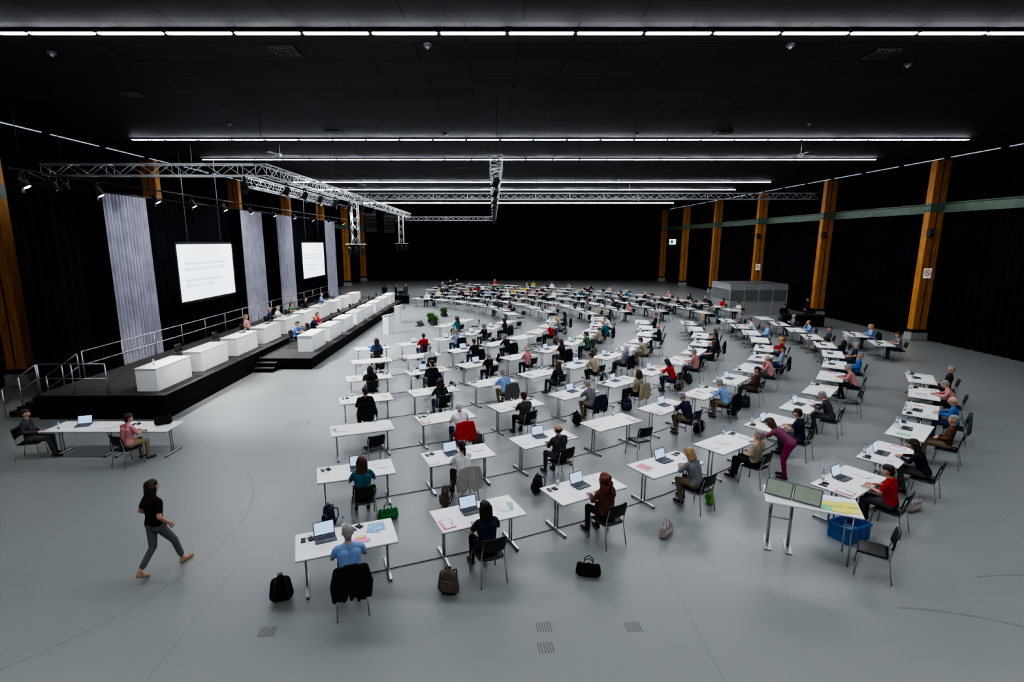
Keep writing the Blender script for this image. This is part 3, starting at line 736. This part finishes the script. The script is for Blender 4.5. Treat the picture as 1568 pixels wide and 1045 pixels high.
SM=person('standing_man',(0,0,.94),.02,[((-.25,.02,1.12),(-.22,.14,.90),(0,.3,-1),(-1,0,0)),((.25,.02,1.12),(.22,.14,.90),(0,.3,-1),(1,0,0))],
  [((-.09,0,.91),(-.10,.02,.49),(-.10,-.02,.095),(-.12,.15,.034)),((.09,0,.91),(.10,.02,.49),(.11,-.02,.095),(.13,.15,.034))],hair='short',w=1.05)
for x,y,r,c in((-10.2,49.2,.5,'black'),(-9.2,49.4,-1.2,'navy'),(-8.3,49.8,2.6,'dgrey'),(22.4,37.0,1.2,'black')): put('standing_man',SM,(x,y,0),r,shirt_col=SHC[c],hair_col=HAIR['dbrown'],pants_col=PAC[1])
b=MB(); 
b.box((0,0,.985),(1.5,.72,.028),M['white'],ch=.006)
for x in(-.62,-.28): 
    b.tube([(x,0,.02),(x,0,.97)],.028,M['chrome'],10); b.box((x,0,.012),(.12,.55,.016),M['rail'],ch=.004)
b.tube([(.62,.25,0),(.62,.25,.97)],.016,M['chrome'],8); b.tube([(.62,-.25,0),(.62,-.25,.97)],.016,M['chrome'],8); b.tube([(-.62,0,.55),(-.28,0,.55)],.014,M['chrome'],8)
put('document_table',b.build('document_table'),(5.75,8.75,0),-.42)
def mon():
    b=MB(); R=Rx(-.75); b.box(V((0,0,.15)),(.44,.02,.32),M['edge'],R,ch=.004); b.box(V((0,0,.15))+R@V((0,-.012,0)),(.40,.003,.28),M['sagescreen'],R); b.box((0,.06,.01),(.2,.16,.014),M['dark']); b.tube([(0,.12,.01),(0,.03,.16)],.012,M['dark'],6)
    return b.build('display_panel')
MN=mon()
def DT(x,y): w=Rz(-.42)@V((x,y,0)); return (5.75+w.x,8.75+w.y)
put('display_panel',MN,(*DT(-.52,-.05),1.0),-.42-.25); put('display_panel',MN,(*DT(-.08,-.16),1.0),-.42-.25)
b=MB()
for k,(x,y,mt) in enumerate([(-.16,.20,'paper'),(.1,.18,'paper'),(.34,.18,'paper'),(.2,.02,'yellow'),(.42,.02,'yellow'),(.60,.06,'yellow'),(.22,-.20,'greenp'),(.42,-.20,'yellow'),(.60,-.16,'yellow')]): b.box((x,y,.004+.002*(k%3)),(.24,.19,.006),M[mt],Rz(.1*(k%3-1)))
put('document_sheets',b.build('document_sheets'),(5.75,8.75,1.0),-.42)
b=MB(); w,d,h,t=.60,.40,.32,.015
b.box((0,0,t/2),(w,d,t),M['bluebox'])
for k in(-1,1): b.box((k*(w/2),0,h/2),(t,d,h),M['bluebox']); b.box((0,k*(d/2),h/2),(w,t,h),M['bluebox']); b.box((k*(w/2+.01),0,h-.02),(.03,d+.04,.03),M['bluebox']); b.box((0,k*(d/2+.01),h-.02),(w+.04,.03,.03),M['bluebox'])
for x in(-.2,0,.2): b.box((x,-d/2-.012,h/2-.02),(.02,.02,h-.06),M['bluebox'])
CR=b.build('blue_crate'); put('blue_crate',CR,(6.85,9.2,0),.4)
b=MB()
for i in range(4): b.box((0,0,.02+.03*i),(.5,.32,.026),M['bluep'],Rz(.02*i))
put('paper_pile',b.build('paper_pile'),(6.85,9.2,.016),.4)
put('conference_chair',CHAIR,(6.5,8.1,0),.95)
def plant():
    r=random.Random(5); b=MB(); b.box((0,0,.12),(.4,.8,.24),M['planter'],ch=.02); b.box((0,0,.235),(.36,.76,.02),M['stagefloor'])
    for i in range(130):
        x,y=r.uniform(-.16,.16),r.uniform(-.34,.34); h=r.uniform(.15,.5); a=r.uniform(0,6.28); o=r.uniform(.08,.26)
        p0=V((x,y,.24)); tip=p0+V((math.cos(a)*o,math.sin(a)*o,h)); m=p0.lerp(tip,.6)+V((0,0,.06)); s=V((-math.sin(a),math.cos(a),0))*r.uniform(.025,.05)
        b.add([p0,m+s,tip,m-s],[(0,1,2,3)],M['leaf'],True)
    return b.build('potted_plant')
PL=plant(); put('potted_plant',PL,(-4.0,35.3,0),.5); put('potted_plant',PL,(-3.75,39.6,0),.3); put('potted_plant',PL,(-4.4,36.6,0),.2)
b=MB(); b.box((0,0,.16),(.7,.04,.42),M['blackplastic'],Rx(-.6)); b.box((0,.1,.03),(.5,.3,.06),M['dark']); put('floor_monitor',b.build('floor_monitor'),(-4.9,34.9,0),1.2)
b=MB(); W,D,Hh=4.4,3.4,2.35
for x in(-W/2,-W/4,0,W/4,W/2):
    for y in(-D/2,D/2): b.box((x,y,Hh/2),(.07,.07,Hh),M['alu'])
for y in(-D/2,D/2):
    for z in(.04,1.0,1.95,Hh): b.box((0,y,z),(W,.06,.06),M['alu'])
    b.box((0,y,.52),(W-.1,.02,.9),M['boothpanel']); b.box((0,y,1.48),(W-.1,.015,.9),M['glass']); b.box((0,y,2.15),(W-.1,.02,.35),M['boothpanel'])
for x in(-W/2,W/2):
    for z in(.04,1.0,1.95,Hh): b.box((x,0,z),(.06,D,.06),M['alu'])
    b.box((x,0,.52),(.02,D-.1,.9),M['boothpanel']); b.box((x,0,1.48),(.015,D-.1,.9),M['glass']); b.box((x,0,2.15),(.02,D-.1,.35),M['boothpanel'])
b.box((0,0,Hh+.02),(W+.05,D+.05,.03),M['grey'])
put('interpreter_booth',b.build('interpreter_booth'),(20.6,42.2,0))
b=MB(); b.box((0,0,.75),(2.4,.8,.04),M['dark']); b.box((0,-.38,.38),(2.38,.02,.72),M['black'])
for k in(-1,1): b.box((k*1.18,0,.37),(.03,.76,.74),M['black'])
b.box((-.4,.0,.83),(.7,.45,.12),M['grey'],Rx(.1)); b.box((.5,.1,.98),(.5,.03,.32),M['blackplastic']); b.box((.5,.1,.80),(.06,.06,.08),M['dark'])
TD=b.build('technician_desk'); put('technician_desk',TD,(21.0,35.1,0),-.3); put('technician_desk',TD,(-9.0,48.2,0),0.); 
seated((20.35,36.3,0),math.pi-.3,'m_back','black','dbrown')
b=MB(); b.box((0,0,0),(.42,.02,.55),M['sign']); 
vs=[];fs=[];n=32
for i in range(n):
    a=2*math.pi*i/n
    for q in(.13,.17): vs.append((q*math.cos(a),-.013,q*math.sin(a)+.02))
for i in range(n): j=(i+1)%n; fs.append((2*i,2*i+1,2*j+1,2*j))
b.add(vs,fs,M['red']); b.box((0,-.014,.02),(.30,.003,.03),M['red'],Ry(.78)); b.box((0,-.0125,.02),(.14,.002,.05),M['dark'])
SG=b.build('prohibition_sign'); put('prohibition_sign',SG,(24.5,29.66,3.85)); put('prohibition_sign',SG,(24.5,48.76,3.3))
b=MB(); b.box((0,0,0),(.9,.05,.7),M['exit']); b.box((0,.03,0),(.96,.03,.76),M['dark']); b.box((-.1,-.027,0),(.3,.003,.4),M['greenp']); put('exit_sign',b.build('exit_sign'),(24.3,72,5.6))
b=MB(); b.box((0,0,0),(.22,.3,.4),M['dark'],ch=.02); b.tube([(0,-.15,0),(0,-.17,0)],.08,M['grey'],12)
WS=b.build('wall_speaker')
for y in(29.9,39.4,49): put('wall_speaker',WS,(24.2,y-.38,6.1))
# ------------------------------------------------------------------ world + camera
w=bpy.data.worlds.new('world'); scene.world=w; w.use_nodes=True; w.node_tree.nodes['Background'].inputs[0].default_value=(.01,.01,.012,1); w.node_tree.nodes['Background'].inputs[1].default_value=.3
cam=bpy.data.cameras.new('camera'); co=bpy.data.objects.new('camera',cam); COL.objects.link(co); scene.camera=co
cam.sensor_width=36; cam.lens=800/1568*36; cam.shift_x=.0185; cam.clip_end=200
co.location=(0,0,5.6); co.rotation_euler=(math.radians(90-10.76),0,0)
try:
    scene.view_settings.view_transform='AgX'; scene.view_settings.look='AgX - High Contrast'; scene.view_settings.exposure=.56
except Exception as e: print(e)
